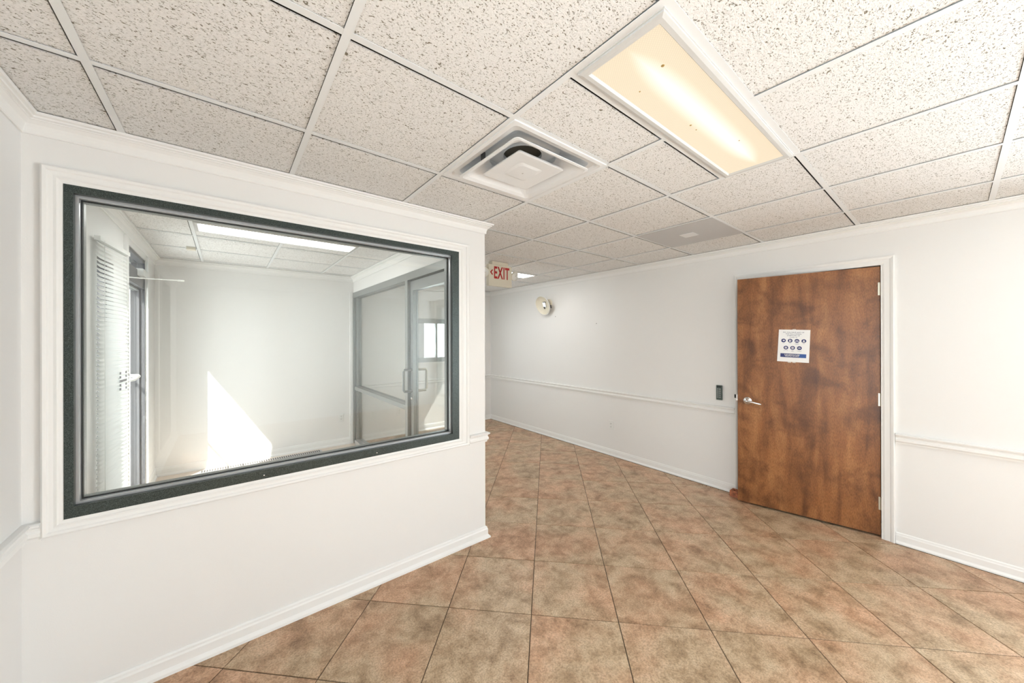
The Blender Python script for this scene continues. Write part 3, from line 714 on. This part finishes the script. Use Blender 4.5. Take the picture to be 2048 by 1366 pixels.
box(bm, -.028, .028, -.040, .040, -.016, -.004, lp); bevel(bm, .004, 2); obj('reflector', bm, M['chrome'], o)
bm = BM(); box(bm, -.040, .012, .036, .046, -.012, .002, lp); obj('bulb_clip', bm, M['slot'], o); bm = BM(); box(bm, .006, .022, -.062, -.030, -.012, .002, lp); obj('bulb_clip', bm, M['slot'], o)
bm = BM(); tube(bm, [c0 - ax * .03, Vector(RW(3.86, 2.03, .01))], [.03, .035], 14); obj('swivel_neck', bm, M['cream'], rl, smooth=True)
bm = BM(); lathe(bm, [(.075, 0), (.073, .012), (.055, .016), (0, .017)], RW(3.86, 2.03), (-1, 0, 0), 28); obj('wall_canopy', bm, M['cream'], rl, smooth=True)
bm = BM(); box(bm, -.156, -.140, -.055, -.01, .004, .022, lp); obj('latch', bm, M['slot'], rl)

# ------------------------------------------------------------ wooden door ajar (door_1)
Hn = Vector((3.829, .343, 0)); Lt = Vector((3.660, 1.238, 0)); dd = (Lt - Hn).normalized(); nn_ = Vector((-dd.y, dd.x, 0))
Hn = Vector((3.843, .343, 0)); Lt = Vector((3.667, 1.237, 0)); dd = (Lt - Hn).normalized(); nn_ = Vector((-dd.y, dd.x, 0))
if nn_.x > 0: nn_ = -nn_
def DP(s_, z_, o_): return tuple(Hn + dd * s_ + nn_ * o_ + Vector((0, 0, z_)))
d1 = sroot('door_1', tuple(Hn))
bm = BM(); box(bm, 0, .908, .018, 2.036, -.044, 0, DP and (lambda a, b, c__: DP(a, b, c__))); bmesh.ops.recalc_face_normals(bm, faces=bm.faces); bevel(bm, .0012, 1); obj('leaf', bm, M['door'], d1, origin=Hn)
M['brass'] = mat('antique_nickel_hinge', (.50, .47, .38), .35, .9)
for z_ in (1.868, 1.035, .256):
    bm = BM(); c_ = DP(-.004, 0, .006)
    for k in range(5): lathe(bm, [(0, 0), (.0065, 0), (.0065, .0185), (0, .0185)], (c_[0], c_[1], z_ - .048 + k * .0195), (0, 0, 1), 12)
    box(bm, 0, .012, z_ - .048, z_ + .048, .0002, .0016, lambda a, b, c__: DP(a, b, c__)); hg = obj('hinge', bm, M['brass'], d1)
ls, lz = .832, .936
hr = None
bm = BM(); lathe(bm, [(0, 0), (.034, 0), (.034, .005), (.030, .010), (.018, .012), (.016, .030), (0, .030)], DP(ls, lz, 0), nn_, 28); hr = obj('lever_handle', bm, M['chrome'], d1, smooth=True)
bm = BM(); tube(bm, [DP(ls, lz, .028), DP(ls, lz, .050), DP(ls - .012, lz - .001, .056), DP(ls - .05, lz - .006, .056), DP(ls - .085, lz - .013, .054), DP(ls - .105, lz - .017, .050)], [.012, .013, .012, .010, .0095, .008], 12); obj('lever', bm, M['chrome'], hr, smooth=True)
bm = BM(); box(bm, .9078, .9092, lz - .028, lz + .028, -.034, -.010, lambda a, b, c__: DP(a, b, c__)); obj('latch_plate', bm, M['chrome'], d1)
bm = BM(); box(bm, .909, .924, lz - .010, lz + .010, -.030, -.014, lambda a, b, c__: DP(a, b, c__)); obj('latch_bolt', bm, M['chrome'], d1)
# casing, jamb and strike on the wall side (trim_8)
CP = [(0, 0), (0, .016), (.12, .018), (.32, .015), (.42, .011), (.85, .010), (1, .007), (1, 0)]
bm = BM(); a0, a1, b1 = .268, 1.314, 2.106; wl = .062; R = []
for w, d in CP:
    R.append([bm.verts.new(RW(a, b, d)) for a, b in ((a0 + w * wl, 0), (a0 + w * wl, b1 - w * wl), (a1 - w * wl, b1 - w * wl), (a1 - w * wl, 0))])
for i in range(len(R)):
    j = (i + 1) % len(R)
    for k in range(3): bm.faces.new((R[i][k], R[i][k + 1], R[j][k + 1], R[j][k]))
bm.faces.new([r[0] for r in R]); bm.faces.new([r[3] for r in R][::-1])
tr8 = struct('trim_8', bm, M['trim'])
bm = BM(); box(bm, .330, .3385, 0, 2.046, -.12, .006, lambda a, b, c__: RW(a, b, c__)); box(bm, 1.2515, 1.26, 0, 2.046, -.12, .006, lambda a, b, c__: RW(a, b, c__)); box(bm, .33, 1.26, 2.0445, 2.054, -.12, .006, lambda a, b, c__: RW(a, b, c__))
obj('jamb', bm, M['trim'], tr8)
bm = BM(); box(bm, 1.262, 1.300, lz - .014, lz + .026, .016, .0185, lambda a, b, c__: RW(a, b, c__)); sp_ = obj('strike_plate', bm, M['chrome'], tr8)
bm = BM(); box(bm, 1.300, 1.314, lz - .010, lz + .024, .012, .019, lambda a, b, c__: RW(a, b, c__)); obj('strike_hole', bm, M['black'], tr8)

# ------------------------------------------------------------ notice taped to the door
no = thing('paper_notice', 'white paper health notice with seven blue round icons taped to the brown door', 'notice', DP(.51, 1.3, 0))
M['paper'] = mat('white_paper', (.86, .86, .86), .7); M['navy'] = mat('navy_print', (.018, .028, .14), .6); M['navyblue'] = mat('blue_print', (.035, .10, .33), .6)
bm = BM(); cnr = [(.605, 1.573), (.399, 1.565), (.409, 1.293), (.619, 1.301)]
f_ = [bm.verts.new(DP(a, b, .0016)) for a, b in cnr]; g_ = [bm.verts.new(DP(a, b, .0008)) for a, b in cnr]
bm.faces.new(f_); bm.faces.new(g_[::-1])
for k in range(4): l = (k + 1) % 4; bm.faces.new((f_[k], f_[l], g_[l], g_[k]))
obj('sheet', bm, M['paper'], no)
# local frame on the sheet: x to the right seen from the room, y up
xa = (Vector(DP(.404, 1.429, 0)) - Vector(DP(.612, 1.437, 0))).normalized(); ya = nn_.cross(xa).normalized()
pc = Vector(DP(.508, 1.433, .0017))
def PM(x, y, o_=0): 
    mm = Matrix((xa, ya, nn_)).transposed().to_4x4(); mm.translation = pc + xa * x + ya * y + nn_ * o_; return mm
for k, (s_, w_) in enumerate((('DO YOU HAVE ANY OF', .0142), ('THE FOLLOWING', .0142), ('SYMPTOMS OF', .0142), ('COVID-19?', .0118))):
    text_mesh('heading', s_, w_, PM(0 - .004, .1135 - k * .0139), M['navy'], no, .0001, .92)
caps = ['FEVER', 'COUGH', 'SHORTNESS\nOF BREATH', 'CHILLS', 'MUSCLE PAIN', 'SORE\nTHROAT', 'LOSS OF TASTE\nOR SMELL']
ctr = [(-.068 + k * .0445, .043) for k in range(4)] + [(-.050 + k * .0445, -.017) for k in range(3)]
def disc(bm, x, y, r, o_, seg=20, a0=0, a1=360):
    mm = PM(x, y, o_); vs = [bm.verts.new(mm @ Vector((r * math.cos(math.radians(a0 + (a1 - a0) * k / seg)), r * math.sin(math.radians(a0 + (a1 - a0) * k / seg)), 0))) for k in range(seg)]
    bm.faces.new(vs)
def quad(bm, pts, o_):
    mm = PM(0, 0, o_); bm.faces.new([bm.verts.new(mm @ Vector((x, y, 0))) for x, y in pts])
for k, (x, y) in enumerate(ctr):
    bm = BM(); disc(bm, x, y, .0158, .0002); ic = obj('icon', bm, M['navy'], no, fix=False)
    bm = BM()
    if k == 0: disc(bm, x + .002, y + .001, .006, .0004, 12); quad(bm, [(x - .011, y + .002), (x - .004, y), (x - .004, y + .002), (x - .011, y + .004)], .0004)
    elif k == 1: disc(bm, x - .002, y + .004, .005, .0004, 12); quad(bm, [(x - .008, y - .009), (x + .004, y - .009), (x + .003, y - .001), (x - .005, y - .001)], .0004); disc(bm, x + .008, y + .003, .0018, .0004, 8); disc(bm, x + .009, y - .002, .0014, .0004, 8)
    elif k == 2: quad(bm, [(x - .001, y - .004), (x + .001, y - .004), (x + .001, y + .010), (x - .001, y + .010)], .0004); disc(bm, x - .006, y - .002, .0045, .0004, 10); disc(bm, x + .006, y - .002, .0045, .0004, 10)
    elif k == 3: disc(bm, x, y + .003, .005, .0004, 12); quad(bm, [(x - .009, y - .009), (x + .009, y - .009), (x + .005, y - .003), (x - .005, y - .003)], .0004)
    elif k == 4: disc(bm, x, y, .008, .0004, 14); 
    elif k == 5: disc(bm, x, y, .0085, .0004, 14)
    else: quad(bm, [(x - .010, y), (x, y - .007), (x + .010, y), (x, y + .007)], .0004)
    obj('icon_drawing', bm, M['paper'], ic, fix=False)
    if k in (4, 5, 6):
        bm = BM(); disc(bm, x, y, .0035, .0006, 10); obj('icon_drawing', bm, M['navy'], ic, fix=False)
    text_mesh('caption', caps[k], .0052, PM(x, y - .0235 - (.002 if '\n' in caps[k] else 0)), M['navy'], no, .00005, .9)
bm = BM(); quad(bm, [(-.085, -.098), (.040, -.098), (.040, -.066), (-.085, -.066)], .0002); obj('banner', bm, M['navy'], no, fix=False)
bm = BM(); quad(bm, [(.040, -.098), (.085, -.098), (.085, -.066), (.040, -.066)], .0002); obj('banner', bm, M['navyblue'], no, fix=False)
text_mesh('banner_lettering', 'IF YOU HAVE ANY OF THESE\nSYMPTOMS DO NOT ENTER\nPLEASE CALL THE OFFICE', .0078, PM(-.008, -.0815, .0005), M['paper'], no, .0001, 1., bold=.0002)
M['tape'] = mat('clear_tape', (.55, .46, .40), .25)
for x, y in ((.0, .1385), (.008, -.1385), (-.022, -.139)):
    bm = BM(); mm = PM(x, y, -.0010)
    bm.faces.new([bm.verts.new(mm @ Vector(p)) for p in ((-.011, -.005, 0), (.011, -.005, 0), (.011, .004, 0), (-.011, .004, 0))]); obj('tape', bm, M['tape'], no, fix=False)

# ------------------------------------------------------------ brick propping the door
m = M['brick'] = mat('fired_clay_brick', (.36, .12, .06), .85)
c = coords(m, False); a = N(m, 'ShaderNodeTexNoise', Scale=28., Detail=5.); L(m, c, a.inputs['Vector'])
r = ramp(m, a.outputs[0], [(.35, (.20, .08, .05)), (.62, (.50, .17, .08))]); L(m, r.outputs[0], bsdf(m).inputs['Base Color']); bump(m, a.outputs[0], .5, .004)
bk = thing('brick', 'red brown cored clay brick on the floor propping the door ajar', 'brick', (3.78, 1.235, 0))
bx0, bx1, by0, by1, bz = 3.738, 3.818, 1.150, 1.328, .057
bm = BM(); xs = [bx0, bx0 + .022, bx1 - .022, bx1]; ys = [by0, by0 + .025, by0 + .072, by0 + .106, by1 - .025, by1]
ys = [by0, by0 + .022, by0 + .078, by0 + .100, by1 - .022, by1]
vv = {}
def bv(i, j, z_):
    if (i, j, z_) not in vv: vv[i, j, z_] = bm.verts.new((xs[i], ys[j], z_))
    return vv[i, j, z_]
for i in range(3):
    for j in range(5):
        hole = i == 1 and j in (1, 3)
        for z_ in (.001, bz):
            if not hole: bm.faces.new((bv(i, j, z_), bv(i + 1, j, z_), bv(i + 1, j + 1, z_), bv(i, j + 1, z_)))
        if hole:
            for (p, q) in (((i, j), (i + 1, j)), ((i + 1, j), (i + 1, j + 1)), ((i + 1, j + 1), (i, j + 1)), ((i, j + 1), (i, j))):
                bm.faces.new((bv(*p, .001), bv(*q, .001), bv(*q, bz), bv(*p, bz)))
for j in range(5):
    for i in (0, 3): bm.faces.new((bv(i, j, .001), bv(i, j + 1, .001), bv(i, j + 1, bz), bv(i, j, bz)))
for i in range(3):
    for j in (0, 5): bm.faces.new((bv(i, j, .001), bv(i + 1, j, .001), bv(i + 1, j, bz), bv(i, j, bz)))
bmesh.ops.recalc_face_normals(bm, faces=bm.faces); bevel(bm, .002, 1); obj('brick_body', bm, M['brick'], bk)

# ------------------------------------------------------------ keypad, outlets, sensor, floor register, debris
kp = thing('door_keypad', 'slim dark green keypad on the wall left of the brown door', 'keypad', RW(1.45, .96))
M['keypad'] = speckle('keypad_green', (.035, .055, .05), (.12, .17, .15), 0, .5, 300.)
bm = BM(); box(bm, 1.424, 1.477, .887, 1.032, .0, .020, lambda a, b, c__: RW(a, b, c__)); bmesh.ops.recalc_face_normals(bm, faces=bm.faces); bevel(bm, .003, 2); obj('keypad_body', bm, M['keypad'], kp)
for rz in range(5):
    for cx_ in range(2):
        bm = BM(); box(bm, 1.434 + cx_ * .019, 1.448 + cx_ * .019, .908 + rz * .020, .921 + rz * .020, .020, .0225, lambda a, b, c__: RW(a, b, c__)); obj('key', bm, M['frame_mid'], kp)
bm = BM(); box(bm, 1.432, 1.469, 1.012, 1.026, .0195, .0212, lambda a, b, c__: RW(a, b, c__)); obj('display', bm, M['black'], kp)
def outlet(label, mp_, c0, material=None):
    """mp_(a, b, o) maps plate coordinates to the wall"""
    mt = material or M['plastic']
    t = thing('wall_outlet', label, 'outlet', mp_(*c0, 0), 'duplex outlets low on the walls')
    a, b = c0; f3 = lambda x, y, o_: mp_(a + x, b + y, o_)
    bm = BM(); box(bm, -.036, .036, -.058, .058, 0, .006, f3); bmesh.ops.recalc_face_normals(bm, faces=bm.faces); bevel(bm, .002, 2); obj('cover_plate', bm, mt, t)
    for dy in (-.020, .020):
        bm = BM(); box(bm, -.016, .016, dy - .014, dy + .014, .006, .009, f3); bmesh.ops.recalc_face_normals(bm, faces=bm.faces); bevel(bm, .003, 2); r_ = obj('receptacle', bm, mt, t)
        bm = BM(); box(bm, -.008, -.005, dy - .004, dy + .007, .009, .0094, f3); box(bm, .005, .008, dy - .004, dy + .007, .009, .0094, f3); box(bm, -.002, .002, dy - .011, dy - .006, .009, .0094, f3); obj('slots', bm, M['slot'], r_)
    bm = BM(); box(bm, -.003, .003, -.003, .003, .006, .0075, f3); obj('screw', bm, M['steel'], t)
    return t
outlet('white duplex outlet low on the long right wall above the baseboard', lambda a, b, o_: RW(a, b, o_), (2.73, .392))
outlet('white duplex outlet low on the office back wall near the glass partition', lambda a, b, o_: (a, YF - o_, b), (1.27, .388))
outlet('pale duplex outlet on the corridor end wall seen through the glass sidelight', lambda a, b, o_: (a, YF - o_, b), (2.115, .360))
bm = BM(); box(bm, -.30, -.235, 4.57, 4.64, H2 - .022, H2 + .001); bevel(bm, .006, 2); tag(obj('ceiling_sensor', bm, M['cream']), 'small cream square sensor on the office ceiling beside the grid', 'sensor')
fg = thing('floor_register', 'long grey slotted floor register along the office back wall', 'register', (.38, 5.27, 0))
bm = BM(); box(bm, -.24, 1.0, 5.235, 5.335, 0, .004); M['reg'] = mat('register_grey', (.52, .52, .55), .4, .3); obj('register_frame', bm, M['reg'], fg)
bm = BM()
for k in range(52): box(bm, -.225 + k * .0233, -.213 + k * .0233, 5.247, 5.323, .004, .0065)
o = obj('register_slots', bm, M['slot'], fg); o['kind'] = 'stuff'
bm = BM(); 
for k in range(14):
    s_ = random.uniform(1.34, 1.62); x_ = XR(s_) - random.uniform(.025, .07); r_ = random.uniform(.002, .006)
    lathe(bm, [(0, r_ * .5), (r_ * .8, r_ * .3), (r_, 0)], (x_, s_, .0005), (random.uniform(-.2, .2), .1, 1), 6)
o = obj('floor_debris', bm, mat('crumbled_dirt', (.22, .11, .05), .9)); tag(o, 'brown crumbs of dirt on the tiles along the baseboard by the brick', 'debris'); o['kind'] = 'stuff'
# frames of the windows added for fill light behind the camera
for k, (a, b) in enumerate(ADDED_LWIN):
    w = sroot('window_%d' % (5 + k), (XE, (a + b) / 2, .2))  # added window for fill light
    obj('frame', rect_ring((a, b, .2, 2.262), (.045,) * 4, .01, -.10, XWm), M['frame'], w)
    bm = BM(); box(bm, XE - .053, XE - .047, a + .045, b - .045, .245, 2.217); obj('pane', bm, M['glass'], w)
for k, (a, b) in enumerate(ADDED_RTWIN):
    w = sroot('window_%d' % (7 + k), (XR(a), (a + b) / 2, .2))  # added window for fill light
    obj('frame', rect_ring((a, b, .2, 2.262), (.045,) * 4, .01, -.10, lambda p, q, d: RW(p, q, d)), M['frame'], w)
    bm = BM(); box(bm, a + .045, b - .045, .245, 2.217, -.05, -.045, lambda p, q, d: RW(p, q, d)); obj('pane', bm, M['glass'], w)
